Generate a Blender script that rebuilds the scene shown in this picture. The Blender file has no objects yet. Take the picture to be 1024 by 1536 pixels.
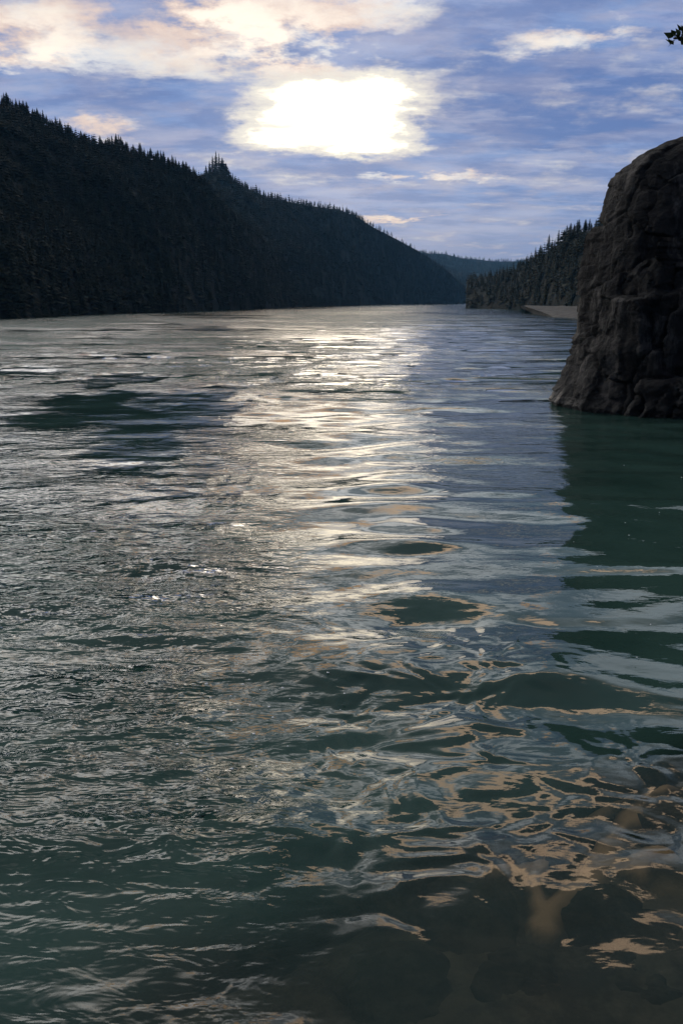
import bpy, math, random
import numpy as np

# ------------------------------------------------------------------ camera
CAM_H = 5.0
TILT = math.radians(14.8)
F = 1194.0                                   # focal length in photograph pixels (1024 x 1536)
scene = bpy.context.scene
cam = bpy.data.cameras.new("camera")
cam.sensor_fit = 'VERTICAL'
cam.sensor_height = 36.0
cam.lens = 28.0
cam.clip_start = 0.1
cam.clip_end = 20000.0
camo = bpy.data.objects.new("camera", cam)
scene.collection.objects.link(camo)
camo.location = (0, 0, CAM_H)
camo.rotation_euler = (math.radians(90) - TILT, 0, 0)
scene.camera = camo

def ray(x, y):
    cx, cy = (x - 512) / F, (768 - y) / F
    st, ct = math.sin(TILT), math.cos(TILT)
    return np.array([cx, ct + cy * st, -st + cy * ct])

def ground(x, y, z=0.0):
    d = ray(x, y)
    s = (z - CAM_H) / d[2]
    return np.array([0, 0, CAM_H]) + d * s

def at_dist(x, y, D):
    d = ray(x, y)
    return np.array([0, 0, CAM_H]) + d * (D / math.hypot(d[0], d[1]))

def azel(x, y):
    d = ray(x, y)
    return math.atan2(d[0], d[1]), math.atan2(d[2], math.hypot(d[0], d[1]))

# ------------------------------------------------------------------ render settings
scene.view_settings.view_transform = 'Standard'
scene.view_settings.look = 'None'
scene.view_settings.exposure = 0.0
scene.view_settings.gamma = 1.0
scene.view_settings.use_curve_mapping = False
scene.cycles.use_denoising = True
scene.cycles.max_bounces = 8
scene.cycles.transparent_max_bounces = 8
scene.cycles.volume_bounces = 0
scene.cycles.sample_clamp_indirect = 6.0
scene.cycles.caustics_reflective = False
scene.cycles.caustics_refractive = False

# ------------------------------------------------------------------ node helper
class G:
    """tiny expression builder over a node tree"""
    def __init__(self, nt):
        self.nt = nt
    def n(self, t):
        return self.nt.nodes.new(t)
    def set(self, sock, v):
        if isinstance(v, bpy.types.NodeSocket):
            self.nt.links.new(v, sock)
        else:
            sock.default_value = v
    def m(self, op, a, b=0.0, c=0.0, clamp=False):
        nd = self.n('ShaderNodeMath'); nd.operation = op; nd.use_clamp = clamp
        self.set(nd.inputs[0], a); self.set(nd.inputs[1], b)
        if op in ('MULTIPLY_ADD', 'SMOOTH_MIN', 'SMOOTH_MAX'):
            self.set(nd.inputs[2], c)
        return nd.outputs[0]
    def add(self, a, b): return self.m('ADD', a, b)
    def sub(self, a, b): return self.m('SUBTRACT', a, b)
    def mul(self, a, b): return self.m('MULTIPLY', a, b)
    def div(self, a, b): return self.m('DIVIDE', a, b)
    def smooth(self, v, lo, hi, a=0.0, b=1.0):
        nd = self.n('ShaderNodeMapRange'); nd.interpolation_type = 'SMOOTHSTEP'
        self.set(nd.inputs[0], v); self.set(nd.inputs[1], lo); self.set(nd.inputs[2], hi)
        self.set(nd.inputs[3], a); self.set(nd.inputs[4], b)
        return nd.outputs[0]
    def xyz(self, x, y, z=0.0):
        nd = self.n('ShaderNodeCombineXYZ')
        for i, v in enumerate((x, y, z)): self.set(nd.inputs[i], v)
        return nd.outputs[0]
    def sep(self, v):
        nd = self.n('ShaderNodeSeparateXYZ'); self.set(nd.inputs[0], v)
        return nd.outputs
    def noise(self, v, scale, detail=4.0, rough=0.5, dist=0.0, dim='3D'):
        nd = self.n('ShaderNodeTexNoise'); nd.noise_dimensions = dim
        self.set(nd.inputs['Vector'], v); nd.inputs['Scale'].default_value = scale
        nd.inputs['Detail'].default_value = detail; nd.inputs['Roughness'].default_value = rough
        nd.inputs['Distortion'].default_value = dist
        return nd.outputs['Fac']
    def mix(self, f, a, b):
        nd = self.n('ShaderNodeMix'); nd.data_type = 'RGBA'
        self.set(nd.inputs[0], f)
        for i, v in ((6, a), (7, b)):
            self.set(nd.inputs[i], v if isinstance(v, bpy.types.NodeSocket) else (*v, 1.0))
        return nd.outputs[2]
    def vscale(self, v, s):
        nd = self.n('ShaderNodeVectorMath'); nd.operation = 'SCALE'
        self.set(nd.inputs[0], v); self.set(nd.inputs['Scale'], s)
        return nd.outputs[0]
    def vadd(self, a, b):
        nd = self.n('ShaderNodeVectorMath'); nd.operation = 'ADD'
        self.set(nd.inputs[0], a); self.set(nd.inputs[1], b)
        return nd.outputs[0]
    def vmul(self, a, b):
        nd = self.n('ShaderNodeVectorMath'); nd.operation = 'MULTIPLY'
        self.set(nd.inputs[0], a); self.set(nd.inputs[1], b)
        return nd.outputs[0]

def lin(r, g, b):
    f = lambda c: (c / 255 / 12.92) if c / 255 <= 0.04045 else ((c / 255 + 0.055) / 1.055) ** 2.4
    return (f(r), f(g), f(b))

# ------------------------------------------------------------------ world: dusk sky with broken cloud
SUN_AZ, SUN_EL = azel(495, 165)
world = bpy.data.worlds.new("World")
scene.world = world
world.use_nodes = True
wn = world.node_tree
wn.nodes.clear()
g = G(wn)
out = g.n('ShaderNodeOutputWorld')
bg = g.n('ShaderNodeBackground')
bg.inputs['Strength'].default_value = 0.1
wn.links.new(bg.outputs[0], out.inputs[0])
sky = g.n('ShaderNodeTexSky')
sky.sky_type = 'NISHITA'
sky.sun_disc = False
sky.sun_elevation = SUN_EL
sky.sun_rotation = SUN_AZ
sky.air_density = 1.0
sky.dust_density = 0.6
sky.ozone_density = 3.0
tc = g.n('ShaderNodeTexCoord').outputs['Generated']
X, Y, Z = g.sep(tc)
Zc = g.m('MAXIMUM', Z, 0.0)
plane = g.xyz(g.div(X, g.add(Zc, 0.14)), g.div(Y, g.add(Zc, 0.14)), 0.0)   # cloud deck seen in perspective
az0 = g.m('ARCTAN2', X, Y)
el0 = g.m('ARCSINE', Z)
wa = g.sub(g.noise(plane, 2.3, 6, 0.68), 0.5)
wb = g.sub(g.noise(g.vadd(plane, (7.3, 2.1, 4.0)), 2.9, 6, 0.68), 0.5)
az = g.add(az0, g.mul(wa, 0.19))
el = g.add(el0, g.mul(wb, 0.055))

def blob(x, y, rx, ry, gain=1.0, p=1.0):
    a, e = azel(x, y)
    ra, re = rx / F, ry / F
    da = g.div(g.sub(az, a), ra); de = g.div(g.sub(el, e), re)
    q = g.add(g.mul(da, da), g.mul(de, de))
    if p != 1.0: q = g.m('POWER', q, p)
    return g.mul(g.m('EXPONENT', g.mul(q, -1.0)), gain)

def total(bs):
    s = bs[0]
    for b in bs[1:]: s = g.add(s, b)
    return s

n1 = g.noise(plane, 1.25, 7, 0.58)                                    # large cloud bodies
n2 = g.noise(g.vadd(plane, (3.1, 9.2, 0.0)), 3.4, 7, 0.62)            # smaller cloud scraps
n3 = g.noise(g.vmul(plane, (0.55, 1.6, 1.0)), 5.0, 6, 0.6)            # thin streaks

# veil of cloud: lavender to blue
c = g.mix(g.smooth(n1, 0.38, 0.62), lin(118, 148, 202), lin(158, 170, 208))
c = g.mix(g.mul(g.smooth(n3, 0.45, 0.65), 0.45), c, lin(168, 168, 204))
c = g.mix(g.mul(g.smooth(n2, 0.47, 0.60), 0.55), c, lin(152, 154, 188))
# lower air near the horizon
c = g.mix(g.smooth(el0, 0.10, 0.015), c, lin(122, 136, 184))
c = g.mix(g.mul(g.smooth(n3, 0.5, 0.62), g.smooth(el0, 0.15, 0.05, 0.0, 0.5)), c, lin(100, 135, 180))
# heavy blue cloud banks
dark = total([blob(760, 175, 190, 42), blob(930, 150, 230, 60), blob(250, 75, 95, 45, .8), blob(300, 190, 90, 60, .5), blob(650, 30, 120, 30, .5),
              blob(120, 130, 140, 22, .7), blob(1000, 290, 160, 60, .35), blob(480, 262, 150, 18, .7), blob(720, 90, 90, 45, .7), blob(450, 88, 70, 12, .5)])
dk = g.smooth(g.add(dark, g.mul(g.sub(n2, 0.5), 2.6)), 0.25, 1.0)
c = g.mix(g.mul(dk, 0.8), c, lin(98, 130, 190))
c = g.mix(g.mul(g.smooth(g.add(dark, g.mul(g.sub(n3, 0.5), 3.0)), 0.65, 1.2), 0.75), c, lin(84, 112, 172))
c = g.mix(g.mul(g.smooth(g.add(g.mul(n3, .6), g.mul(n2, .4)), 0.50, 0.64), 0.60), c, lin(178, 188, 216))
n6 = g.noise(g.vadd(g.vmul(plane, (0.8, 1.2, 1.0)), (4.0, 1.0, 0.0)), 4.2, 5, 0.6)
n7 = g.noise(g.vadd(g.vmul(plane, (0.7, 1.3, 1.0)), (9.0, 6.0, 0.0)), 3.6, 6, 0.62)
hi = g.smooth(el0, 0.02, 0.12)
c = g.mix(g.mul(g.mul(g.smooth(n6, 0.44, 0.60), 0.5), hi), c, lin(146, 150, 184))
c = g.mix(g.mul(g.mul(g.smooth(n7, 0.50, 0.66), 0.45), hi), c, lin(188, 190, 212))
c = g.mix(g.mul(g.mul(g.smooth(n7, 0.53, 0.38), 0.65), hi), c, lin(90, 120, 180))
# warm lit cloud, upper left, and overhead beyond the frame
warm = total([blob(45, 45, 95, 48, 1.0), blob(330, 22, 120, 36, 1.0), blob(430, 80, 150, 38, 1.0), blob(200, 100, 130, 22, .35), blob(160, 185, 62, 16, .8),
              blob(560, 5, 100, 30, .7), blob(860, 52, 85, 17, .9), blob(640, 266, 85, 7, .9), blob(600, 325, 70, 5, .8), blob(380, 195, 45, 24, .7),
              blob(920, 12, 60, 14, .5), blob(30, 95, 70, 16, .6)])
warm = g.mul(warm, g.smooth(n2, 0.34, 0.54, 0.45, 1.1))
wm = g.smooth(g.add(warm, g.mul(g.sub(g.add(g.mul(n2, .6), g.mul(n3, .4)), 0.5), 2.6)), 0.28, 0.95)
tint = g.mix(g.smooth(g.noise(g.vadd(plane, (1.0, 5.0, 2.0)), 2.6, 6, 0.62), 0.40, 0.60), (0.92, 0.70, 0.57), (0.90, 0.88, 0.86))
c = g.mix(g.mul(wm, 0.88), c, tint)
glow = g.smooth(g.add(warm, g.mul(g.sub(n2, 0.5), 2.2)), 0.8, 1.5)
c = g.mix(glow, c, (1.25, 1.10, 0.92))
# unseen sky above the frame: broken cloud invented for water reflections, pale on the left
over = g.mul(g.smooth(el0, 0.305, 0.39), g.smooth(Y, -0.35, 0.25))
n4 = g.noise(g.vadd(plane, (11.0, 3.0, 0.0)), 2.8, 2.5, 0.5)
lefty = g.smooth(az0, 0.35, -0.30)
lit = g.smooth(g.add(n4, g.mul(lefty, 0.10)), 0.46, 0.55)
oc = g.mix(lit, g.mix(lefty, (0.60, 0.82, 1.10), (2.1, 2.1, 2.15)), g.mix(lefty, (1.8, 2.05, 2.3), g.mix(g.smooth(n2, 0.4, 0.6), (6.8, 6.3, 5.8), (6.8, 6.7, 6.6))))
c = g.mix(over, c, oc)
c = g.mix(g.mul(g.smooth(g.add(el0, g.smooth(az0, 0.0, 0.35, 0.0, 0.09)), 0.55, 0.74), g.mul(0.96, g.smooth(Y, -0.2, 0.1))), c, (0.24, 0.29, 0.34))   # added dark band high overhead, unseen, darkens reflections in the near water
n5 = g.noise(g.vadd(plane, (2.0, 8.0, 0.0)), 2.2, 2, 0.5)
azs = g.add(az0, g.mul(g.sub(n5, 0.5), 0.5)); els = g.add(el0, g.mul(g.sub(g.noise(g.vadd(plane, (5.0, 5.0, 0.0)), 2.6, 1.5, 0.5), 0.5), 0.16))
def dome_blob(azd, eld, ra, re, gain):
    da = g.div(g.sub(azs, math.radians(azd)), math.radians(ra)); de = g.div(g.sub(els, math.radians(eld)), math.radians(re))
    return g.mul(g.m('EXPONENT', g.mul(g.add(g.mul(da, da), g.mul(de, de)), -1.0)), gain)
hot = total([dome_blob(15, 35.5, 10, 2.4, 1.0), dome_blob(30, 40, 8, 2.0, .9), dome_blob(-14, 33, 8, 1.4, .75)])  # bright warm patches added out of view, for tan glints on the water
peach = g.smooth(g.add(total([dome_blob(-5, 21.5, 6, 2.6, 1.2), dome_blob(14, 23.5, 4, 1.0, .8), dome_blob(-12, 25, 5, 1.6, .8)]), g.mul(g.sub(n5, 0.5), 1.2)), 0.35, 0.75)  # peach patches added above the frame, tint the foot of the sun's reflection
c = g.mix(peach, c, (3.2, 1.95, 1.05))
dim_patch = total([dome_blob(-5, 29, 4, 4.5, 1.0), dome_blob(3, 36, 5, 2.5, .7)])  # dim patches added out of view, darken what the smooth water mirrors
c = g.mix(g.mul(g.smooth(g.add(dim_patch, g.mul(g.sub(n5, 0.5), 1.2)), 0.3, 0.9), over), c, (0.55, 0.64, 0.74))
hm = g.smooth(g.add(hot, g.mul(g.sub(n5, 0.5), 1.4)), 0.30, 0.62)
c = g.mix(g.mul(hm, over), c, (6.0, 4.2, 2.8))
# the break in the cloud where the low sun stands
core = total([blob(500, 178, 105, 42, 1.25, 2.0), blob(470, 128, 110, 20, .75), blob(555, 150, 55, 38, .8), blob(570, 218, 60, 13, .8), blob(395, 216, 55, 14, .8), blob(350, 100, 30, 12, .3),
              blob(600, 128, 40, 10, .4)])
ne = g.add(g.mul(n2, 0.45), g.mul(n3, 0.55))
cv = g.add(core, g.mul(g.sub(ne, 0.5), 2.6))
c = g.mix(g.mul(g.smooth(g.add(core, g.mul(g.sub(n2, 0.5), 2.0)), 0.02, 0.6), 0.6), c, (0.86, 0.76, 0.66))
c = g.mix(g.smooth(cv, 0.12, 0.90), c, (0.93, 0.87, 0.76))
c = g.mix(g.smooth(cv, 0.75, 1.75), c, (3.6, 3.1, 2.25))
# the unseen sky behind the camera is dimmed so the land stays dark
back = g.smooth(Y, 0.25, -0.55)
c = g.mix(g.mul(back, 0.85), c, lin(40, 54, 88))
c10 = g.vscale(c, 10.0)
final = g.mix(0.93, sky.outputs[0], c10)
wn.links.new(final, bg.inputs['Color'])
world.cycles.sampling_method = 'MANUAL'
world.cycles.sample_map_resolution = 1024

# ------------------------------------------------------------------ sun, veiled by the cloud
sl = bpy.data.lights.new("sun", 'SUN')
sl.energy = 0.13
sl.angle = math.radians(14)
sl.color = (1.0, 0.86, 0.68)
so = bpy.data.objects.new("sun", sl)
scene.collection.objects.link(so)
so.location = (0, 60, 80)
so.rotation_euler = (math.radians(90) - SUN_EL, 0, math.pi - SUN_AZ)

# ------------------------------------------------------------------ numpy noise
_rs = np.random.RandomState(11)
_perm = _rs.permutation(4096)
_g3 = _rs.normal(size=(4096, 3)); _g3 /= np.linalg.norm(_g3, axis=1)[:, None]; _g3 = _g3.astype(np.float32)

def perlin(x, y, z=0.0):
    x, y = np.broadcast_arrays(np.asarray(x, np.float32), np.asarray(y, np.float32))
    z = np.broadcast_to(np.asarray(z, np.float32), x.shape)
    xi, yi, zi = np.floor(x).astype(int), np.floor(y).astype(int), np.floor(z).astype(int)
    xf, yf, zf = x - xi, y - yi, z - zi
    fu = lambda t: t * t * t * (t * (t * 6 - 15) + 10)
    u, v, w = fu(xf), fu(yf), fu(zf)
    flat = bool(np.all(z == 0))
    def corner(i, j, k):
        h = _perm[(_perm[(_perm[(xi + i) & 4095] + yi + j) & 4095] + zi + k) & 4095]
        gr = _g3[h]
        return gr[..., 0] * (xf - i) + gr[..., 1] * (yf - j) + gr[..., 2] * (zf - k)
    def layer(k):
        a = corner(0, 0, k) * (1 - u) + corner(1, 0, k) * u
        b = corner(0, 1, k) * (1 - u) + corner(1, 1, k) * u
        return a * (1 - v) + b * v
    if flat: return layer(0) * 1.6
    return (layer(0) * (1 - w) + layer(1) * w) * 1.6

def fbm(x, y, z=0.0, octaves=4, gain=0.5):
    s, a, f = 0.0, 1.0, 1.0
    for i in range(octaves):
        s = s + a * perlin(x * f + i * 17.3, y * f - i * 9.1, (np.asarray(z) * f + i * 3.7))
        a *= gain; f *= 2.03
    return s

def sstep(v, lo, hi):
    t = np.clip((v - lo) / (hi - lo), 0, 1)
    return t * t * (3 - 2 * t)

# ------------------------------------------------------------------ mesh helpers
def mesh_np(name, V, Fq, mat=None, smooth=True):
    """V (n,3); Fq (m,3) or (m,4) int array"""
    me = bpy.data.meshes.new(name)
    V = np.asarray(V, np.float32); Fq = np.asarray(Fq, np.int32)
    k = Fq.shape[1]
    me.vertices.add(len(V)); me.vertices.foreach_set("co", V.ravel())
    me.loops.add(Fq.size); me.loops.foreach_set("vertex_index", Fq.ravel())
    me.polygons.add(len(Fq))
    me.polygons.foreach_set("loop_start", np.arange(0, Fq.size, k, dtype=np.int32))
    try:
        me.polygons.foreach_set("loop_total", np.full(len(Fq), k, np.int32))
    except Exception:
        pass
    me.polygons.foreach_set("use_smooth", np.full(len(Fq), smooth, bool))
    me.update(calc_edges=True)
    me.validate()
    if mat: me.materials.append(mat)
    return me

def link(name, me, parent=None):
    o = bpy.data.objects.new(name, me)
    scene.collection.objects.link(o)
    if parent: o.parent = parent
    return o

def grid_faces(nr, nc, wrap=False):
    r = np.arange(nr - 1)[:, None]; c = np.arange(nc if wrap else nc - 1)[None, :]
    c2 = (c + 1) % nc
    return np.stack(np.broadcast_arrays(r * nc + c, r * nc + c2, (r + 1) * nc + c2, (r + 1) * nc + c), -1).reshape(-1, 4)

def attr(me, name, vals):
    a = me.attributes.new(name, 'FLOAT', 'POINT')
    a.data.foreach_set("value", np.asarray(vals, np.float32).ravel())

def tag(o, label, cat, group=None):
    o["label"] = label; o["category"] = cat
    if group: o["group"] = group

# ------------------------------------------------------------------ materials
def material(name):
    m = bpy.data.materials.new(name); m.use_nodes = True
    m.node_tree.nodes.clear()
    gg = G(m.node_tree)
    o = gg.n('ShaderNodeOutputMaterial')
    return m, gg, o

def ground_mat(name, c1, c2, scale, bump=0.3, bscale=None, rough=0.95, dist=0.2, c3=None):
    m, q, o = material(name)
    p = q.n('ShaderNodeBsdfPrincipled')
    pos = q.n('ShaderNodeTexCoord').outputs['Object']
    f = q.noise(pos, scale, 8, 0.65)
    col = q.mix(q.smooth(f, 0.38, 0.62), c1, c2)
    if c3:
        col = q.mix(q.smooth(q.noise(pos, scale * 0.23, 6, 0.6), 0.5, 0.66), col, c3)
    q.set(p.inputs['Base Color'], col)
    p.inputs['Roughness'].default_value = rough
    p.inputs['Specular IOR Level'].default_value = 0.15
    b = q.n('ShaderNodeBump'); b.inputs['Strength'].default_value = bump; b.inputs['Distance'].default_value = dist
    q.set(b.inputs['Height'], q.noise(pos, bscale or scale * 3, 8, 0.65))
    q.set(p.inputs['Normal'], b.outputs[0])
    q.nt.links.new(p.outputs[0], o.inputs[0])
    return m

def plain_mat(name, c1, c2, scale, rough=0.8, spec=0.2):
    m, q, o = material(name)
    p = q.n('ShaderNodeBsdfPrincipled')
    pos = q.n('ShaderNodeTexCoord').outputs['Object']
    q.set(p.inputs['Base Color'], q.mix(q.smooth(q.noise(pos, scale, 4), 0.35, 0.65), c1, c2))
    p.inputs['Roughness'].default_value = rough
    p.inputs['Specular IOR Level'].default_value = spec
    q.nt.links.new(p.outputs[0], o.inputs[0])
    return m

M_hill = ground_mat("hillside_soil", (0.012, 0.014, 0.009), (0.022, 0.020, 0.015), 0.05, 0.6, 0.3, 1.0, 2.0)
M_far = ground_mat("far_wooded_slope", (0.010, 0.017, 0.012), (0.017, 0.022, 0.016), 0.03, 0.8, 0.12, 1.0, 6.0)
M_needle = plain_mat("conifer_needles", (0.008, 0.012, 0.005), (0.021, 0.024, 0.011), 0.8, 0.8, 0.1)
M_bark = plain_mat("bark", (0.06, 0.045, 0.035), (0.11, 0.085, 0.065), 6.0, 0.9, 0.1)
M_sand = ground_mat("river_sand", (0.034, 0.032, 0.029), (0.075, 0.069, 0.06), 0.35, 0.3, 1.2, 0.9, 0.2)
M_leaf = plain_mat("leaf", (0.035, 0.06, 0.025), (0.06, 0.09, 0.035), 9.0, 0.6, 0.3)
M_foam = plain_mat("foam", (0.75, 0.76, 0.74), (0.85, 0.85, 0.83), 20.0, 0.6, 0.4)
M_bed = ground_mat("river_gravel", (0.055, 0.048, 0.038), (0.13, 0.11, 0.085), 2.2, 0.8, 6.0, 0.9, 0.06, (0.17, 0.14, 0.10))
q_ = G(M_bed.node_tree)
p_ = [n for n in M_bed.node_tree.nodes if n.type == 'BSDF_PRINCIPLED'][0]
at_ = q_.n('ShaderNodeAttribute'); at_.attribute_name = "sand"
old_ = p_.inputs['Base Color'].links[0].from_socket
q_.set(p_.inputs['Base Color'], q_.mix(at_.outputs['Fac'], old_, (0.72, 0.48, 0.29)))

def rock_mat():
    m, q, o = material("cliff_rock")
    p = q.n('ShaderNodeBsdfPrincipled')
    pos = q.n('ShaderNodeTexCoord').outputs['Object']
    f = q.noise(pos, 0.9, 9, 0.68)
    f2 = q.noise(q.vmul(pos, (1.0, 1.0, 0.28)), 0.9, 8, 0.66)
    col = q.mix(q.smooth(f, 0.35, 0.65), (0.009, 0.0088, 0.0085), (0.030, 0.028, 0.026))
    col = q.mix(q.mul(q.smooth(f2, 0.50, 0.62), 0.85), col, (0.10, 0.092, 0.082))
    col = q.mix(q.mul(q.smooth(q.noise(pos, 2.6, 6, 0.7), 0.56, 0.66), 0.6), col, (0.016, 0.019, 0.013))
    z = q.sep(q.n('ShaderNodeNewGeometry').outputs['Position'])[2]
    wl = q.add(z, q.mul(q.sub(f, 0.5), 1.2))
    wet = q.smooth(wl, 0.9, 0.25)                         # water-stained foot of the cliff
    col = q.mix(q.mul(wet, 0.7), col, (0.012, 0.012, 0.011))
    q.set(p.inputs['Base Color'], col)
    q.set(p.inputs['Roughness'], q.smooth(wl, 0.2, 0.9, 0.45, 0.9))
    p.inputs['Specular IOR Level'].default_value = 0.25
    b = q.n('ShaderNodeBump'); b.inputs['Strength'].default_value = 1.0; b.inputs['Distance'].default_value = 0.5
    def vor(v, sc):
        nd = q.n('ShaderNodeTexVoronoi'); nd.feature = 'F1'; nd.inputs['Scale'].default_value = sc; q.set(nd.inputs['Vector'], v)
        return nd.outputs['Distance']
    wp = q.vadd(q.vmul(pos, (1.0, 1.0, 0.45)), q.vscale(q.xyz(q.noise(pos, 1.1, 4), q.noise(pos, 1.3, 4), q.noise(pos, 0.9, 4)), 0.7))
    hgt = q.add(q.mul(q.noise(pos, 1.8, 10, 0.7), 0.7), q.mul(q.noise(pos, 7.0, 6, 0.65), 0.22))
    hgt = q.sub(hgt, q.add(q.mul(vor(wp, 1.1), 0.65), q.mul(vor(wp, 3.1), 0.22)))
    q.set(b.inputs['Height'], hgt)
    q.set(p.inputs['Normal'], b.outputs[0])
    q.nt.links.new(p.outputs[0], o.inputs[0])
    return m
M_rock = rock_mat()
M_boulder = ground_mat("boulder_stone", (0.035, 0.031, 0.025), (0.085, 0.074, 0.058), 1.8, 0.7, 4.0, 0.8, 0.1)

def water_mat():
    m, q, o = material("river_water")
    geo = q.n('ShaderNodeNewGeometry')
    pos = geo.outputs['Position']
    at = lambda nm: (lambda nd: (setattr(nd, 'attribute_name', nm), nd.outputs['Fac'])[1])(q.n('ShaderNodeAttribute'))
    chop, depth, swell = at('chop'), at('water_depth'), at('open_water')
    f1 = q.noise(q.vmul(pos, (0.62, 1.3, 1.0)), 3.2, 3, 0.5, 0.4)
    f2 = q.noise(q.vmul(pos, (0.45, 1.2, 1.0)), 0.9, 4, 0.5, 0.4)
    f3 = q.noise(q.vmul(pos, (0.22, 1.0, 1.0)), 0.17, 3, 0.5, 0.3)
    h = q.add(q.mul(q.add(q.mul(f1, 0.060), q.mul(f2, 0.13)), chop), q.mul(q.mul(f3, 1.7), swell))
    b = q.n('ShaderNodeBump'); b.inputs['Strength'].default_value = 1.0; b.inputs['Distance'].default_value = 1.0
    q.set(b.inputs['Height'], h)
    nrm = b.outputs[0]
    fr = q.n('ShaderNodeFresnel'); fr.inputs['IOR'].default_value = 1.333
    q.set(fr.inputs['Normal'], nrm)
    gl = q.n('ShaderNodeBsdfGlossy'); gl.inputs['Roughness'].default_value = 0.03
    q.set(gl.inputs['Normal'], nrm)
    df = q.n('ShaderNodeBsdfDiffuse')
    silt = q.noise(pos, 0.22, 4, 0.55)
    q.set(df.inputs['Color'], q.mix(q.smooth(silt, 0.4, 0.62), (0.016, 0.038, 0.031), (0.026, 0.055, 0.045)))
    tr = q.n('ShaderNodeBsdfTransparent')
    tr.inputs['Color'].default_value = (0.93, 0.90, 0.78, 1)
    clear = q.m('EXPONENT', q.mul(depth, -1.5))
    under = q.n('ShaderNodeMixShader')
    q.set(under.inputs[0], clear)
    q.nt.links.new(df.outputs[0], under.inputs[1]); q.nt.links.new(tr.outputs[0], under.inputs[2])
    mx = q.n('ShaderNodeMixShader')
    q.set(mx.inputs[0], fr.outputs[0])
    q.nt.links.new(under.outputs[0], mx.inputs[1]); q.nt.links.new(gl.outputs[0], mx.inputs[2])
    q.nt.links.new(mx.outputs[0], o.inputs[0])
    return m
M_water = water_mat()

# ------------------------------------------------------------------ riverbed and near bank (one sheet to the horizon)
def bank_dist(x, y):
    """positive inland from the near and right-hand shoreline"""
    near = 2.2 + 0.38 * np.clip(x, -6, 4) - y + 0.27 * np.sin(x * 0.7)
    right = (x - (4.9 + 0.42 * y)) * 0.9
    return np.maximum(near, right)

def bed_z(x, y):
    n = fbm(x * 0.35, y * 0.35, 0.0, 3)
    d = bank_dist(x, y) + 0.5 * n
    shelf = ((x + 0.5) * 2.7 - (y - 5.3) * 4.6) / 5.33 + 0.35 * n            # shallow ledge in front of the near bank
    k = sstep(shelf, -1.6, 0.1)
    wet = (-0.9 - 0.30 * np.clip(-d, 0, 40) - 0.15 * np.clip(-d - 3, 0, 60)) * (1 - k) + k * (-0.31 + 0.06 * np.clip(shelf, 0, 2))
    z = np.where(d > 0, np.maximum(wet, -0.35 + 1.15 * d), np.maximum(wet, -0.35 + 0.9 * d))
    z = np.minimum(z, 3.2 + 0.25 * fbm(x * 0.2, y * 0.2, 0.0, 3))
    z = np.maximum(z, -4.0)
    return z + 0.07 * fbm(x * 0.9, y * 0.9, 0.0, 4)

out_ = np.geomspace(0.12, 6000, 64)
xs = np.concatenate([-7 - out_[::-1], np.linspace(-7, 12, 420), 12 + out_])
ys = np.concatenate([-1 - np.geomspace(0.12, 900, 40)[::-1], np.linspace(-1, 15, 340), 15 + np.geomspace(0.12, 9000, 70)])
XX, YY = np.meshgrid(xs, ys)
ZZ = bed_z(XX, YY)
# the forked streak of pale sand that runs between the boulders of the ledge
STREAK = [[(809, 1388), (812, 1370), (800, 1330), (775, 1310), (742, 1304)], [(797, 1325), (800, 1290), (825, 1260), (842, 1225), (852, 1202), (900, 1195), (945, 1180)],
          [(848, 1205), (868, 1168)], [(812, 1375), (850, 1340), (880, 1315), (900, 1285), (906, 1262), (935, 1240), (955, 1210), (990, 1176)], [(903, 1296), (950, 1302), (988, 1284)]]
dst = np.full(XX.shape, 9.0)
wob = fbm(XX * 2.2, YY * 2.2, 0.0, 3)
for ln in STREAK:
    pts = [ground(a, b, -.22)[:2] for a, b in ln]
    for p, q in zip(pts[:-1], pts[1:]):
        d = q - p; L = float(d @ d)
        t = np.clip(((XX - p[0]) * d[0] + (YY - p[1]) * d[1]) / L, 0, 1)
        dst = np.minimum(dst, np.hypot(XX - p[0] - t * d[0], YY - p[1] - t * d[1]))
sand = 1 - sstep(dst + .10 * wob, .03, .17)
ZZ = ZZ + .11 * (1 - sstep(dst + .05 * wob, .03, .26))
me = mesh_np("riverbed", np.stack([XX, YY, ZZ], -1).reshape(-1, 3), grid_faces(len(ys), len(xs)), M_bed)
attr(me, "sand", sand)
bed = link("riverbed", me); bed["kind"] = "structure"

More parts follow.
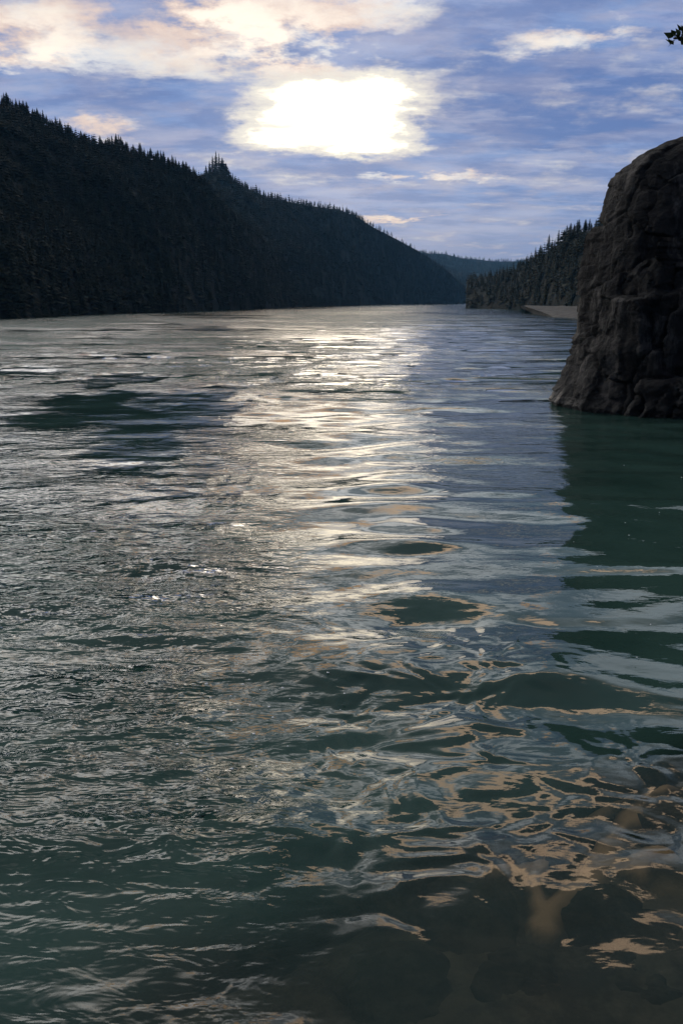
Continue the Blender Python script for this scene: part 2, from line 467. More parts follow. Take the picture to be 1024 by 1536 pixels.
# ------------------------------------------------------------------ water
def build_water():
    core = np.linspace(-0.58, 0.58, 1000)
    side = np.geomspace(0.585, 4.0, 46)
    U = np.concatenate([-side[::-1], core, side])
    R = np.concatenate([np.geomspace(1.2, 3.6, 24, endpoint=False), np.geomspace(3.6, 30, 620, endpoint=False), np.geomspace(30, 320, 420), np.geomspace(324, 9000, 120)])
    Yw = np.repeat(R[:, None], len(U), 1).astype(np.float32)
    Xw = (U[None, :] * (Yw + 1.5)).astype(np.float32)
    AZ = U[None, :] + 0 * Yw
    LY = np.log(Yw)
    # coarse copies: the slow masks are evaluated on every 4th row and column, then interpolated
    ri = np.arange(0, len(R), 3); ci = np.arange(0, len(U), 3)
    def up(m):
        t = np.stack([np.interp(np.arange(len(R)), ri, m[:, k]) for k in range(m.shape[1])], 1)
        return np.stack([np.interp(np.arange(len(U)), ci, t[k]) for k in range(t.shape[0])], 0).astype(np.float32)
    xq, yq, lyq, uq = Xw[ri][:, ci], Yw[ri][:, ci], LY[ri][:, ci], AZ[ri][:, ci]
    # where on the river a point lies: zones fixed to the ground
    def zone(px, py, rx, ry, warp=0.4, octs=1):
        P = ground(px, py); A = ground(px, py - ry); B = ground(px, py + ry); C = ground(px + rx, py)
        sx = C[0] - P[0]
        l0, l1 = math.log(A[1]), math.log(B[1])
        dv = (lyq - 0.5 * (l0 + l1)) / (0.5 * (l0 - l1))
        du = (xq - P[0] * (yq / P[1])) / (sx * (yq / P[1]))
        w1 = fbm(xq / (sx * 0.9) + px, yq / (sx * 0.9) + py, 0.0, octs)
        w2 = fbm(xq / (sx * 0.6) - px, yq / (P[1] * 0.22) + py, 0.0, octs)
        q = np.sqrt((du + warp * 0.7 * w1) ** 2 + (dv + warp * w2) ** 2)
        return 1 - sstep(q, 0.35, 1.35)
    calm = 0.9 * zone(190, 640, 270, 90, .4)
    streak = np.maximum.reduce([zone(180, 640, 270, 95, .8, 4), .8 * zone(330, 605, 110, 40, .8, 3), zone(40, 556, 130, 6, .5, 2), .9 * zone(470, 508, 120, 5, .5, 2),
                              .9 * zone(390, 533, 130, 5, .5, 2), .8 * zone(90, 495, 120, 3.5, .5, 2), .8 * zone(230, 580, 220, 9, .5, 2), .8 * zone(600, 470, 140, 3, .5, 2), .7 * zone(250, 520, 90, 5, .5, 2),
                              .6 * zone(225, 800, 60, 90, .5, 3), .75 * zone(300, 715, 120, 45, .8, 3),
                              .75 * sstep(yq, 22, 40) * sstep(fbm(xq / (0.22 * yq + 2), np.log(yq) * 14, 0.0, 3), .18, .5)])
    slick = np.maximum.reduce([zone(390, 1050, 110, 110), .7 * zone(100, 1440, 360, 170), .5 * zone(620, 1120, 120, 50), .8 * zone(860, 1480, 300, 120)])
    right = sstep(uq, 0.03, 0.13)
    left = sstep(uq, 0.0, -0.14) * (.25 + .75 * sstep(yq, 5.0, 7.2))
    far = sstep(yq, 26, 60)
    mid = 1 - sstep(np.abs(uq + 0.02), 0.08, 0.24)
    boil = np.maximum.reduce([zone(560, 1160, 300, 270, .3), 0.35 * zone(700, 1020, 240, 90, .3), .55 * zone(900, 1240, 260, 190, .3)])
    gust = sstep(fbm(xq / (5 + 0.22 * yq), yq / (1.6 + 0.075 * yq), 0.0, 4), -0.35, 0.35)
    fore_r = zone(850, 1150, 330, 380, .2)
    calm, streak, slick, right, left, far, mid, boil, gust, fore_r = [up(v) for v in (calm, streak, slick, right, left, far, mid, boil, gust, fore_r)]
    open_ = 1 - 0.9 * calm
    still = 1 - 0.75 * slick
    # ---- wave trains
    rs = np.random.RandomState(5)
    spr = np.maximum(np.gradient(R), (R + 1.5) * 1.16 / 1000)
    def reach(l, hi):
        k = np.nonzero(spr < l * hi)[0]
        return int(k[-1]) + 1 if len(k) else 0
    def trains(lam, slope, n, spread, lamvar=0.35, bend=2.2):
        h = np.zeros_like(Xw)
        n_ = reach(lam * 1.6, .42)
        ph = fbm(Xw[:n_] / (lam * 4), Yw[:n_] / (lam * 4), 0.0, 2)
        for i in range(n):
            l = lam * math.exp(rs.normal() * lamvar); a = math.pi / 2 + rs.normal() * spread
            k = 2 * math.pi / l
            fade = (1 - sstep(spr, l * 0.18, l * 0.42))[:n_, None]
            h[:n_] += fade * (slope / k) * math.sqrt(2.0 / n) * np.sin(k * (Xw[:n_] * math.cos(a) + Yw[:n_] * math.sin(a)) + rs.rand() * 6.28 + ph * .8 * bend)
        return h
    def lump(lam, slope, octs=2, warp=0.0, seed=0.0, stretch=1.0, crease=0.0, gain=.42):
        h = np.zeros_like(Xw)
        n_ = reach(lam, .4)
        u, v = Xw[:n_] / (lam * stretch) + seed, Yw[:n_] / lam - seed
        if warp:
            wx = fbm(u * 0.4 + 5, v * 0.4, 0.0, 2); wy = fbm(u * 0.4, v * 0.4 + 9, 0.0, 2)
            u, v = u + warp * wx, v + warp * wy
        a, f = 1.0, 1.0
        for i in range(octs):
            m_ = reach(lam / f, .4)
            fade = (1 - sstep(spr, lam / f * 0.15, lam / f * 0.4))[:m_, None]
            p = perlin(u[:m_] * f + 13.1 * i, v[:m_] * f - 7.7 * i)
            if crease: p = p * (1 - crease) + crease * (0.35 - np.sqrt(p * p + .0012)) * 1.3
            h[:m_] += fade * a * p
            a *= gain; f *= 2.1
        return h * slope * lam * 0.45
    near = 0.30 + 0.70 * sstep(Yw, 5.0, 9.5)
    H = trains(4.2, 0.045, 10, 0.35) * open_ * (1 - 0.35 * right) * near
    H += trains(1.9, 0.105, 14, 0.30) * open_ * (0.35 + 0.65 * np.maximum(mid, .8 * left)) * still * (0.35 + 0.65 * sstep(Yw, 7, 13))
    H += trains(0.75, 0.055, 14, 0.5) * open_ * (0.15 + 0.85 * np.maximum(left, 0.25 * mid)) * still * (0.25 + 0.75 * sstep(Yw, 7, 13))
    H += lump(0.38, 0.11, 3, 0.6, 3.0, 1.3, 0.0, .42) * left * (1 - calm) * still * (0.5 + 0.5 * gust)
    H += lump(0.36, 0.19, 2, 0.9, 8.0, 1.35, 0.0, .35) * boil * still
    H += lump(0.85, 0.14, 1, 0.8, 15.0, 1.5) * boil * (1 - .5 * slick)
    H += lump(2.4, 0.12, 1, 0.7, 21.0, 1.4) * near * (0.25 + 0.75 * np.maximum(boil, fore_r)) * open_ * (1 - .6 * far)
    H += lump(1.25, 0.125, 1, 0.5, 33.0, 2.2) * near * right * (1 - sstep(Yw, 14, 34) * 0.75)
    H += lump(14.0, 0.02, 1, 0.5, 41.0, 1.5) * near
    chop = (0.10 + 1.5 * left + 1.7 * far * (1 - 0.60 * right) + 0.25 * right * sstep(Yw, 15, 30) + .12 * boil) * (1 - 0.93 * np.maximum(calm * .8, streak)) * still
    chop = chop * (0.65 + 0.7 * gust - 0.25 * far + 0.35 * far * gust)
    depth = np.maximum(0.02, H - bed_z(Xw, Yw))
    me = mesh_np("water", np.stack([Xw, Yw, H], -1).reshape(-1, 3), grid_faces(len(R), len(U)), M_water)
    attr(me, "chop", chop); attr(me, "water_depth", depth)
    attr(me, "open_water", far * (1 - .85 * np.maximum(calm, streak)) * (1 - .45 * right) * (.5 + .5 * gust))
    o = link("river_water", me); o["kind"] = "structure"
build_water()

# ------------------------------------------------------------------ trees
def conifer_crown(rng, tiers, blades, droop=0.35, slim=1.0, ragged=0.35, base=0.12, tri=True):
    """unit-height crown as ragged whorls of drooping boughs; returns verts, tris"""
    V, T = [], []
    for i in range(tiers):
        t = i / (tiers - 1)
        z = base + (0.97 - base) * t ** 0.92
        r = 0.20 * slim * (1 - t) ** 0.8 * rng.uniform(0.75, 1.2) + 0.012
        a0 = rng.uniform(0, 6.28)
        for b in range(blades):
            a = a0 + b * 6.283 / blades + rng.uniform(-.25, .25)
            rr = r * rng.uniform(1 - ragged, 1 + ragged)
            w = (3.4 / blades) * rr * rng.uniform(0.7, 1.1)
            dz = -droop * rr * rng.uniform(0.5, 1.3)
            ca, sa = math.cos(a), math.sin(a)
            n = len(V)
            hh = 0.5 * (0.97 - base) / tiers
            V += [(0, 0, z + hh), (ca * rr * .55 - sa * w, sa * rr * .55 + ca * w, z + dz * .35), (ca * rr, sa * rr, z + dz),
                  (ca * rr * .55 + sa * w, sa * rr * .55 - ca * w, z + dz * .35), (0, 0, z - hh * 1.2)]
            T += [(n, n + 1, n + 2), (n, n + 2, n + 3)]
            if tri: T += [(n + 4, n + 2, n + 1), (n + 4, n + 3, n + 2)]
    n = len(V)
    V += [(0.012, 0, .93), (-.008, .01, .93), (-.008, -.01, .93), (0, 0, 1.02)]
    T += [(n, n + 1, n + 3), (n + 1, n + 2, n + 3), (n + 2, n, n + 3)]
    return np.array(V), np.array(T)

def trunk_mesh(name, h, r, mat):
    V, Fc = [], []
    for i in range(5):
        t = i / 4
        for k in range(7):
            a = k / 7 * 6.283
            V.append((r * (1 - .85 * t) * math.cos(a), r * (1 - .85 * t) * math.sin(a), h * t - 0.04))
    return mesh_np(name, V, grid_faces(5, 7, True), mat)

rng = random.Random(4)
SLIMS = [0.85, 1.05, 0.7, 1.25, 0.95]
crowns = [mesh_np("crown", *conifer_crown(rng, 13, 9, slim=s, base=rng.uniform(.06, .2)), M_needle, False) for s in SLIMS]
trunk_me = trunk_mesh("trunk", 0.9, 0.018, M_bark)

def conifer(pos, h, label, group=None):
    t = bpy.data.objects.new("conifer_tree", None); scene.collection.objects.link(t)
    t.empty_display_size = 0.5
    t.location = pos
    t.rotation_euler = (rng.uniform(-.04, .04), rng.uniform(-.04, .04), rng.uniform(0, 6.28))
    w = h * rng.uniform(1.05, 1.6)
    t.scale = (w, w, h)
    cr = link("crown", rng.choice(crowns), t)
    tr = link("trunk", trunk_me, t)
    tag(t, label, "tree", group)
    return t

LOW = [conifer_crown(rng, 6, 6, slim=s, base=.05, tri=False) for s in (1.0, 1.3, .8, 1.15)]
def forest(name, pts, heights):
    Vs, Ts, n = [], [], 0
    r2 = np.random.RandomState(len(pts))
    for p, h in zip(pts, heights):
        V, T = LOW[r2.randint(len(LOW))]
        a = r2.rand() * 6.28; c, s = math.cos(a), math.sin(a)
        w = h * r2.uniform(1.1, 1.8)
        W = np.empty_like(V)
        W[:, 0] = (V[:, 0] * c - V[:, 1] * s) * w + p[0]
        W[:, 1] = (V[:, 0] * s + V[:, 1] * c) * w + p[1]
        W[:, 2] = V[:, 2] * h + p[2] - .3
        Vs.append(W); Ts.append(T + n); n += len(V)
    o = link(name, mesh_np(name, np.concatenate(Vs), np.concatenate(Ts), M_needle, False))
    o["kind"] = "stuff"
    return o

# ------------------------------------------------------------------ hills
def hill(name, sky_pts, base_pts, mat, tree_h, nx=260, nt=70, bulge=0.8, rough=0.05, gully=0.0, back=0.9):
    """sky_pts: (px, py, ridge distance); base_pts: (px, shore distance)"""
    sp = np.array(sky_pts, float); bp = np.array(base_pts, float)
    px = np.linspace(sp[0, 0], sp[-1, 0], nx)
    py = np.interp(px, sp[:, 0], sp[:, 1]); dr = np.interp(px, sp[:, 0], sp[:, 2]); db = np.interp(px, bp[:, 0], bp[:, 1])
    V = np.zeros((nt, nx, 3))
    ts = np.concatenate([np.linspace(-0.04, 1, nt - 14), 1 + back * np.linspace(0, 1, 15)[1:]])
    az = np.zeros(nx); top = np.zeros(nx)
    for i in range(nx):
        P = at_dist(px[i], py[i], dr[i]); az[i] = math.atan2(P[0], P[1]); top[i] = max(P[2] - tree_h, 1.0)
    for j, t in enumerate(ts):
        D = db + (dr - db) * t
        if t <= 1:
            z = top * np.sign(t) * abs(t) ** bulge
        else:
            z = top * (1 - sstep(np.array(t), 1.0, 1 + back) * 0.98)
        x, y = np.sin(az) * D, np.cos(az) * D
        n = fbm(x / 60, y / 60, 0.0, 5) * rough * top
        gl = np.abs(perlin(x / 95 + 4, y / 240)) * gully * top
        env = min(1.0, max(0.0, 4 * t * (1.0 - t))) if t <= 1 else 0.3 * (t - 1)
        V[j, :, 0], V[j, :, 1] = x, y
        V[j, :, 2] = z + (n - gl) * env
    o = link(name, mesh_np(name, V.reshape(-1, 3), grid_faces(nt, nx), mat))
    o["kind"] = "structure"
    return V, ts, px

def scatter(V, ts, n, seed, hmin, hmax, tmin=0.02, tmax=0.99, xs=(0, 1)):
    r = np.random.RandomState(seed)
    nt, nx, _ = V.shape
    nf = int(np.sum(ts <= 1.0001))
    a = (xs[0] + (xs[1] - xs[0]) * r.rand(n)) * (nx - 1.001); b = (tmin + (tmax - tmin) * r.rand(n)) * (nf - 1.001)
    i, j = a.astype(int), b.astype(int); fa, fb = (a - i)[:, None], (b - j)[:, None]
    P = (V[j, i] * (1 - fa) + V[j, i + 1] * fa) * (1 - fb) + (V[j + 1, i] * (1 - fa) + V[j + 1, i + 1] * fa) * fb
    return P, r.uniform(hmin, hmax, n)

def ridge_at(V, ts, px, x):
    j = int(np.argmin(abs(ts - 1.0)))
    return np.array([np.interp(x, px, V[j, :, k]) for k in range(3)])

# near wooded hill on the far bank
VA, tA, pA = hill("wooded_hill",
    [(-900, 40, 520), (-500, 30, 520), (-250, 60, 520), (0, 138, 520), (50, 160, 530), (100, 182, 540), (130, 196, 550), (180, 206, 560), (230, 224, 580),
     (280, 243, 600), (310, 262, 620), (345, 300, 640), (390, 345, 720), (440, 400, 880), (500, 446, 1080), (540, 454, 1200)],
    [(-900, 175), (-500, 205), (0, 270), (250, 400), (400, 600), (512, 1000), (540, 1040)], M_hill, 7.0, bulge=0.75, rough=0.07, gully=0.12)
# next hill down the valley
VB, tB, pB = hill("wooded_hill",
    [(150, 262, 1000), (250, 262, 1000), (300, 252, 1020), (330, 243, 1050), (350, 263, 1080), (400, 286, 1150), (440, 296, 1200), (510, 307, 1320), (535, 318, 1380),
     (560, 334, 1450), (600, 355, 1550), (640, 378, 1700), (670, 400, 1850), (695, 425, 2000), (716, 453, 2200)],
    [(150, 500), (400, 640), (512, 1000), (600, 1400), (690, 1900), (716, 2150)], M_far, 8.0, bulge=0.8, rough=0.06, gully=0.10)
VC, tC, pC = hill("far_hills",
    [(480, 372, 3300), (560, 372, 3300), (620, 374, 3400), (645, 377, 3400), (668, 378, 3500), (690, 384, 3500), (715, 386, 3600), (740, 389, 3600), (775, 389, 3700), (830, 384, 3800), (900, 380, 3800)],
    [(480, 2500), (900, 2700)], M_far, 9.0, rough=0.05)
VD, tD, pD = hill("far_hills",
    [(560, 390, 2500), (610, 385, 2500), (640, 388, 2500), (665, 399, 2550), (690, 404, 2600), (720, 412, 2650), (760, 418, 2700), (820, 415, 2700)],
    [(560, 2100), (820, 2300)], M_far, 9.0, rough=0.06)
# dark wooded hill behind the cliff
VE, tE, pE = hill("wooded_hill",
    [(700, 410, 800), (735, 404, 720), (770, 394, 660), (790, 384, 620), (808, 372, 580), (825, 362, 560), (840, 348, 540), (860, 336, 520), (892, 327, 500), (930, 305, 480),
     (1000, 262, 460), (1150, 200, 430), (1500, 150, 400)],
    [(700, 640), (770, 560), (870, 420), (1000, 330), (1150, 260), (1500, 190)], M_hill, 6.0, bulge=0.7, rough=0.07)

P1, h1 = scatter(VA, tA, 9000, 1, 4.5, 7.5, xs=(0.35, 1))
P6, h6 = scatter(VA, tA, 1500, 8, 5, 9, xs=(0.92, 1))
P2, h2 = scatter(VE, tE, 2200, 2, 5, 8.5)
forest("forest", np.concatenate([P1, P2, P6]), np.concatenate([h1, h2, h6]))
P3, h3 = scatter(VB, tB, 5000, 3, 7, 12)
P4, h4 = scatter(VD, tD, 1500, 4, 9, 15)
P5, h5 = scatter(VC, tC, 2500, 5, 10, 18, tmin=.5)
forest("forest", np.concatenate([P3, P4, P5]), np.concatenate([h3, h4, h5]))

# the conifers one can tell apart along the skylines
x = 2.0
while x < 300:
    p = ridge_at(VA, tA, pA, x)
    k = rng.choice([0.7, 0.85, 1.0, 1.0, 1.2, 1.35]) * (1.15 if x < 90 or 160 < x < 300 else .8)
    conifer((p[0], p[1] + rng.uniform(-6, 3), p[2] - .5), 5.6 * k, "dark conifer standing against the sky on the left wooded ridge", "conifers along the left ridge skyline")
    x += rng.uniform(1.7, 4.0)
for i, (x, h) in enumerate([(309, 12), (314, 17), (319, 22), (324, 27), (329, 23), (334, 21), (339, 18), (344, 14), (349, 13)]):
    p = ridge_at(VB, tB, pB, x)
    conifer((p[0], p[1], p[2] - .5), h * .8, "conifer in the raised clump that crowns the left ridge", "conifers of the ridge-top clump")
x = 352.0
while x < 560:
    p = ridge_at(VB, tB, pB, x)
    conifer((p[0], p[1] + rng.uniform(-6, 3), p[2] - .5), 7.0 * rng.uniform(.7, 1.2), "small bluish conifer on the falling ridge line further down the valley", "conifers along the farther ridge")
    x += rng.uniform(3.0, 5.5)
x = 776.0
while x < 905:
    if not 818 < x < 829:
        p = ridge_at(VE, tE, pE, x)
        conifer((p[0], p[1] + rng.uniform(-4, 3), p[2] - .5), 6.5 * rng.choice([.7, .85, 1.0, 1.1, 1.3]), "dark conifer on the skyline of the hill behind the cliff", "conifers on the hill behind the cliff")
    x += rng.uniform(3.0, 6.5)
p = ridge_at(VE, tE, pE, 822)
conifer((p[0], p[1], p[2] - .5), 11.5, "tall lone conifer spire above the sloping skyline left of the cliff")

# ------------------------------------------------------------------ sandbank below the right-hand hill
def sandbank():
    L = [(788, 466), (800, 471), (830, 476), (870, 479), (930, 481), (1040, 484)]
    front = np.array([ground(x, y)[:2] for x, y in L])
    n, k = 70, 16
    s = np.linspace(0, 1, n)
    fx = np.interp(s, np.linspace(0, 1, len(L)), front[:, 0]); fy = np.interp(s, np.linspace(0, 1, len(L)), front[:, 1])
    V = np.zeros((k, n, 3))
    for j in range(k):
        t = j / (k - 1)
        sn = s + .03 * fbm(s * 9, np.full(n, t * 3.0), 0.0, 3)
        w = 6 + 150 * np.clip(sn * 1.7, 0, 1)
        V[j, :, 0] = fx + 0.12 * w * t; V[j, :, 1] = fy + w * t
        V[j, :, 2] = -0.35 + 3.5 * t ** .62 * np.clip(sn * 3.2 + .05, 0, 1) + .22 * fbm(V[j, :, 0] / 7, V[j, :, 1] / 7, 0.0, 4) * min(1, t * 4)
    o = link("sandbank", mesh_np("sandbank", V.reshape(-1, 3), grid_faces(k, n), M_sand)); o["kind"] = "structure"
sandbank()

# ------------------------------------------------------------------ the cliff
def cliff():
    base = ground(822, 612)
    Yc = base[1]
    prof = [(818, 640), (822, 612), (819, 602), (833, 580), (849, 548), (853, 522), (868, 500), (872, 478), (874, 455), (878, 425), (884, 392), (891, 362), (899, 330),
            (908, 302), (917, 278), (924, 262), (936, 247), (958, 233), (980, 220), (1000, 209), (1030, 204), (1080, 196)]
    zs, xl = [], []
    for x, y in prof:
        P = at_dist(x, y, math.hypot(*at_dist(x, y, Yc)[:2]) * 1.0)
        s = (Yc + 1.5) / ray(x, y)[1]
        P = np.array([0, 0, CAM_H]) + ray(x, y) * s
        zs.append(P[2]); xl.append(P[0])
    zs, xl = np.array(zs), np.array(xl)
    nz, na = 330, 640
    zz = np.linspace(-1.6, zs[-1], nz)
    cx = 30.0
    a = np.linspace(0, 2 * math.pi, na, endpoint=False)
    V = np.zeros((nz, na, 3))
    for j, z in enumerate(zz):
        left = np.interp(z, zs, xl) if z >= zs[0] else xl[0]
        A = cx - left
        t = max(0, z / zs[-1])
        Bf = 7.0 * (1 - 0.45 * t); Bb = 16.0 * (1 - .3 * t)
        c, s = np.cos(a), np.sin(a)
        ex = 0.5
        xx = cx + A * np.sign(c) * np.abs(c) ** ex
        yy = np.where(s < 0, -np.abs(s) ** ex * Bf, np.abs(s) ** ex * Bb)
        xx = xx + np.where(s > 0, yy * 0.75, 0) - np.where(s < 0, yy * 0.16, 0)
        V[j, :, 0] = xx; V[j, :, 1] = Yc + 1.5 + 1.2 + yy
        V[j, :, 2] = z
    P = V.reshape(-1, 3)
    nrm = np.stack([np.cos(a), np.sin(a), 0 * a], -1)[None].repeat(nz, 0).reshape(-1, 3)
    x, y, z = P[:, 0], P[:, 1], P[:, 2]
    # slabs and joints: angular facets at three sizes, tilted strata, vertical cracks
    def facets(px_, py_, pz_, seed, tilt):
        q = np.stack([px_, py_, pz_], -1); ci = np.floor(q).astype(int)
        best = np.full(len(q), 9e9); val = np.zeros(len(q)); second = np.full(len(q), 9e9)
        for i in (-1, 0, 1):
            for j in (-1, 0, 1):
                for k in (-1, 0, 1):
                    cc = ci + (i, j, k)
                    hh = _perm[(_perm[(_perm[(cc[:, 0] + seed) & 4095] + cc[:, 1]) & 4095] + cc[:, 2]) & 4095]
                    pt = cc + 0.5 + 0.45 * _g3[hh]
                    dd = ((q - pt) ** 2).sum(1)
                    v = _g3[(hh * 7 + 3) & 4095][:, 0] + tilt * ((q - pt) * _g3[(hh * 13 + 5) & 4095]).sum(1)
                    m = dd < best
                    second = np.where(m, best, np.minimum(second, dd)); val = np.where(m, v, val); best = np.where(m, dd, best)
        return val, np.sqrt(second) - np.sqrt(best)
    wx_ = x + .5 * fbm(x * .5, y * .5, z * .5, 3); wz_ = z - .45 * x + .4 * fbm(x * .4 + 7, y * .4, z * .4, 3)
    f1, e1 = facets(wx_ / 4.2, y / 4.2, wz_ / 5.5, 1, 1.3)
    f2, e2 = facets(wx_ / 1.7, y / 1.7, wz_ / 3.4, 9, 1.1)
    f3, e3 = facets(wx_ / .6, y / .6, wz_ / 1.3, 23, 1.0)
    big = f1 * 1.25 - .25 * (1 - sstep(e1, 0, .10))
    crack = f2 * 0.36 - .30 * (1 - sstep(e2, 0, .07))
    strat = 0.0
    blocks = f3 * 0.12
    fine = fbm(x * 1.3, y * 1.3, z * 1.1, 5, .55) * 0.10
    topf = 1 - sstep(z, zs[-1] - .8, zs[-1])
    leftness = sstep(-np.cos(a), 0.72, 0.98)[None].repeat(nz, 0).reshape(-1)
    d = (big * (1 - .75 * leftness) + (crack + strat) * (1 - .5 * leftness) + blocks * (1 - .5 * leftness) + fine) - 0.15 * leftness
    # a long ledge climbing to the right: the rock below it stands forward
    zl = np.interp(x, [16.0, 19.0, 24.0, 30.0], [5.2, 6.6, 8.2, 9.0]) + .35 * fbm(x * .45, y * .45, 0.0, 3)
    front = sstep(-np.sin(a), 0.15, 0.5)[None].repeat(nz, 0).reshape(-1)
    d = d + front * (0.85 * (1 - sstep(z, zl - .15, zl + .25)) * sstep(z, 0.5, 5.0) - .25)
    P = P + nrm * d[:, None]
    # jagged top
    P[:, 2] += fbm(x * .5, y * .5, 0.0, 4) * .25 * sstep(z, zs[-1] - 2.5, zs[-1])
    Fq = grid_faces(nz, na, True)
    # cap: rings shrinking to the centre
    ring = P[(nz - 1) * na:].copy(); cen = ring.mean(0)
    caps, n0 = [], len(P)
    for q in (0.85, .6, .3, .02):
        rg = cen + (ring - cen) * q
        rg[:, 2] = ring[:, 2] * q + cen[2] * (1 - q) + .9 * (1 - q) + .3 * fbm(rg[:, 0] * .4, rg[:, 1] * .4, 0.0, 4)
        caps.append(rg)
    P2 = np.concatenate([P] + caps)
    FF = [Fq]
    prev = (nz - 1) * na
    for q in range(4):
        cur = n0 + q * na
        i = np.arange(na); i2 = (i + 1) % na
        FF.append(np.stack([prev + i, prev + i2, cur + i2, cur + i], -1)); prev = cur
    o = link("rock_cliff", mesh_np("rock_cliff", P2, np.concatenate(FF), M_rock))
    tag(o, "dark weathered rock cliff rising straight out of the river at the right edge", "cliff")
    return Yc, zs, xl
cliff()

# ------------------------------------------------------------------ submerged boulders in the shallows
def boulder(pos, size, seed, rot, label):
    n, k = 34, 48
    V = []
    for j in range(n):
        th = math.pi * j / (n - 1)
        for i in range(k):
            ph = 2 * math.pi * i / k
            V.append((math.sin(th) * math.cos(ph), math.sin(th) * math.sin(ph), math.cos(th)))
    V = np.array(V)
    d = 1 + .20 * fbm(V[:, 0] * 1.1 + seed, V[:, 1] * 1.1, V[:, 2] * 1.1, 5) + .16 * fbm(V[:, 0] * 2.6 + seed, V[:, 1] * 2.6, V[:, 2] * 2.6, 4)
    V = V * d[:, None] * np.array(size)
    o = link("submerged_boulder", mesh_np("submerged_boulder", V, grid_faces(n, k, True), M_boulder))
    o.location = pos; o.rotation_euler = (0, 0, rot)
    tag(o, label, "boulder")
for (x, y, rx, ry, rot, lab) in [
    (925, 1385, 100, 72, .2, "large dark boulder under shallow water in the lower right corner below the tan sand streak"),
    (700, 1365, 95, 55, -.15, "dark boulder under the water just left of the foot of the tan sand streak"),
    (857, 1268, 34, 66, -.45, "narrow grey boulder under the water enclosed by the two arms of the tan sand streak"),
    (1010, 1255, 62, 60, .5, "dark submerged boulder at the right edge beside the upper tan sand streak"),
    (745, 1235, 62, 50, -.5, "grey submerged boulder up-river of the left arm of the tan sand streak"),
    (905, 1165, 75, 26, -.3, "low submerged boulder just beyond the top of the tan sand streak"),
    (600, 1470, 105, 62, .1, "broad brown boulder under water at the bottom edge, left of the lower right corner"),
    (790, 1475, 88, 66, -.2, "dark boulder under water at the bottom edge below the tan sand streak"),
    (975, 1500, 80, 50, .1, "submerged boulder in the bottom right corner of the shallows"),
    (600, 1330, 60, 42, .2, "small submerged boulder at the outer edge of the shallows")]:
    q = ground(x, y, -.22)
    wx = abs(ground(x + rx, y, -.22)[0] - q[0]); wy = abs(ground(x, y - ry, -.22)[1] - q[1])
    boulder((q[0], q[1], -.385), (wx, wy, .22), x * .37 % 7, rot, lab)

# ------------------------------------------------------------------ foam flecks drifting on the surface
def foam():
    r = np.random.RandomState(9)
    pts = []
    for (px, py, rx, ry, n) in [(390, 1050, 110, 70, 26), (960, 830, 60, 110, 10), (300, 1130, 120, 60, 8)]:
        for i in range(n):
            a, b = r.normal(), r.normal()
            pts.append(ground(px + a * rx * .6, py + b * ry * .6))
    Vs, Fs, n = [], [], 0
    for p in pts:
        s = r.uniform(.005, .012) * (1 + p[1] * .02)
        kx = r.uniform(.8, 1.8); m, k = 5, 8
        for j in range(m):
            th = math.pi * .5 * j / (m - 1)
            for i in range(k):
                ph = i / k * 6.283
                Vs.append((p[0] + kx * s * math.sin(th) * math.cos(ph), p[1] + s * math.sin(th) * math.sin(ph), .035 + s * .7 * math.cos(th)))
        Fs.append(grid_faces(m, k, True) + n); n += m * k
    o = link("foam_flecks", mesh_np("foam_flecks", Vs, np.concatenate(Fs), M_foam)); o["kind"] = "stuff"
foam()

# ------------------------------------------------------------------ tree on the right bank whose bough tip hangs into the frame
def tube(pts, radii, k=8):
    pts = [np.array(p, float) for p in pts]
    V = []
    for i, p in enumerate(pts):
        t = pts[min(i + 1, len(pts) - 1)] - pts[max(i - 1, 0)]; t /= np.linalg.norm(t)
        u = np.cross(t, (0.3, 0.2, 1.0) if abs(t[2]) < .9 else (1, 0, 0)); u /= np.linalg.norm(u); v = np.cross(t, u)
        for q in range(k):
            a = q / k * 6.283
            V.append(p + radii[i] * (math.cos(a) * u + math.sin(a) * v))
    return np.array(V), grid_faces(len(pts), k, True)

def merge(parts):
    Vs, Fs, n = [], [], 0
    for V, Fc in parts:
        Vs.append(V); Fs.append(Fc + n); n += len(V)
    return np.concatenate(Vs), np.concatenate(Fs)

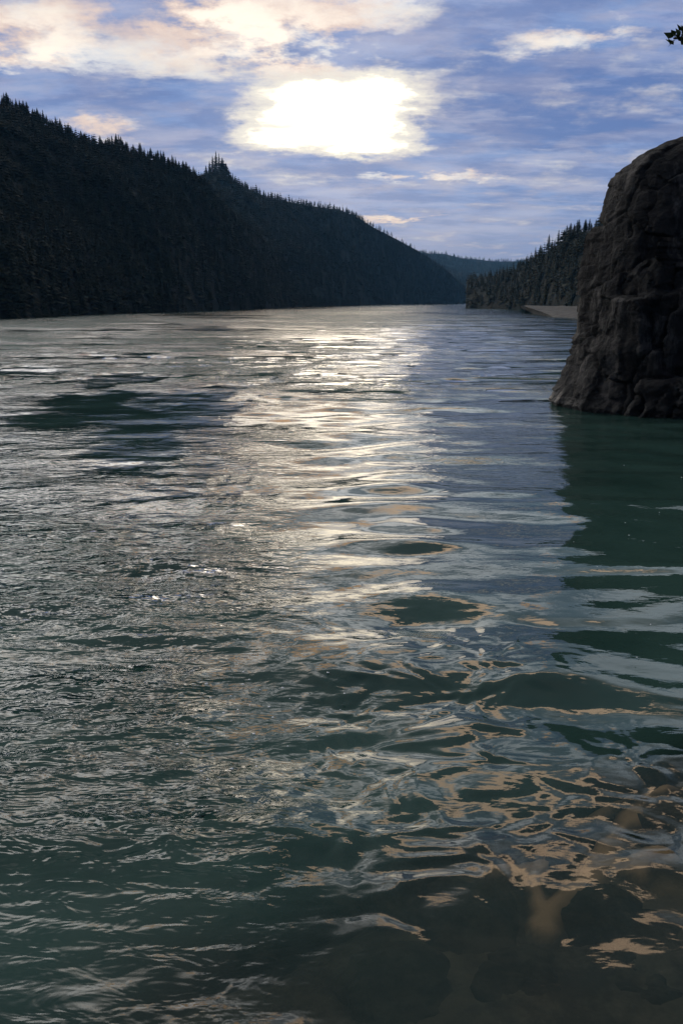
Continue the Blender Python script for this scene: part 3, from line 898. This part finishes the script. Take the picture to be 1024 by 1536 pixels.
def leafy_tree():
    r = np.random.RandomState(3)
    tip = at_dist(1001, 52, 12.0)
    rootp = np.array([9.6, 9.5, float(bed_z(np.array(9.6), np.array(9.5)))])
    t = bpy.data.objects.new("bank_tree", None); scene.collection.objects.link(t)
    t.location = rootp
    tag(t, "tree on the right bank, only one leafy twig tip showing at the top right edge", "tree")
    top = np.array([9.3, 10.6, 13.5])
    mid = rootp * .5 + top * .5 + np.array([.25, -.1, 0])
    V, Fc = tube([rootp - (0, 0, .4), rootp + (0, 0, .5), mid, top * .75 + mid * .25, top], [.26, .2, .14, .09, .03], 12)
    link("trunk", mesh_np("trunk", V - rootp, Fc, M_bark), t)
    ends = [tip + np.array([.09, .05, -.03])]
    for i in range(9):
        a = r.uniform(-.6, 3.4)
        ends.append(np.array([9.4, 10, 0]) + np.array([1.9 * math.cos(a) + .9, 1.7 * math.sin(a), r.uniform(6.5, 14)]))
    limbs, leaves = [], []
    for i, e in enumerate(ends):
        z0 = min(max(e[2] - 1.0, 4.5), 12.5)
        f = (z0 - rootp[2]) / (top[2] - rootp[2])
        s = rootp + (top - rootp) * f
        c = s * .5 + e * .5 + np.array([0, 0, .25])
        limbs.append(tube([s, c, e * .8 + c * .2 + (0, 0, .02), e], [.06, .035, .02, .012], 7))
        for k in range(34 if i else 110):
            u = r.uniform(.25, 1.0) if i else r.uniform(.55, 1.0)
            b = (c + (e - c) * u) if u > 0 else c
            b = b + r.normal(size=3) * (.22 if i else .05 + .10 * (1 - u))
            d = r.normal(size=3); d[2] -= .1; d /= np.linalg.norm(d)
            if i == 0 and u > .75: d = np.array([-.55, -.1, .55]) + r.normal(size=3) * .35; d /= np.linalg.norm(d)
            w = np.cross(d, r.normal(size=3)); w /= np.linalg.norm(w); nn = np.cross(d, w)
            L, W = r.uniform(.07, .12), r.uniform(.022, .034)
            if i == 0: L, W = L * 1.25, W * 1.35
            q = [b, b + d * L * .35 + w * W + nn * .006, b + d * L, b + d * L * .35 - w * W + nn * .006]
            leaves.append((np.array(q), np.array([[0, 1, 2, 3]])))
    V, Fc = merge(limbs); link("limbs", mesh_np("limbs", V - rootp, Fc, M_bark), t)
    V, Fc = merge(leaves); link("foliage", mesh_np("foliage", V - rootp, Fc, M_leaf), t)
leafy_tree()

# ------------------------------------------------------------------ evening haze
def haze():
    m, q, o = material("haze")
    v = q.n('ShaderNodeVolumePrincipled')
    v.inputs['Color'].default_value = (0.24, 0.60, 1.0, 1)
    v.inputs['Density'].default_value = 0.000065
    v.inputs['Anisotropy'].default_value = 0.0
    q.nt.links.new(v.outputs[0], o.inputs['Volume'])
    x0, x1, y0, y1, z0, z1 = -6200, 6200, -1000, 9200, -6.5, 300
    V = [(x, y, z) for z in (z0, z1) for y in (y0, y1) for x in (x0, x1)]
    Fq = [(0, 2, 3, 1), (4, 5, 7, 6), (0, 1, 5, 4), (1, 3, 7, 5), (3, 2, 6, 7), (2, 0, 4, 6)]
    b = link("haze", mesh_np("haze", V, Fq, m, False)); b["kind"] = "stuff"
haze()
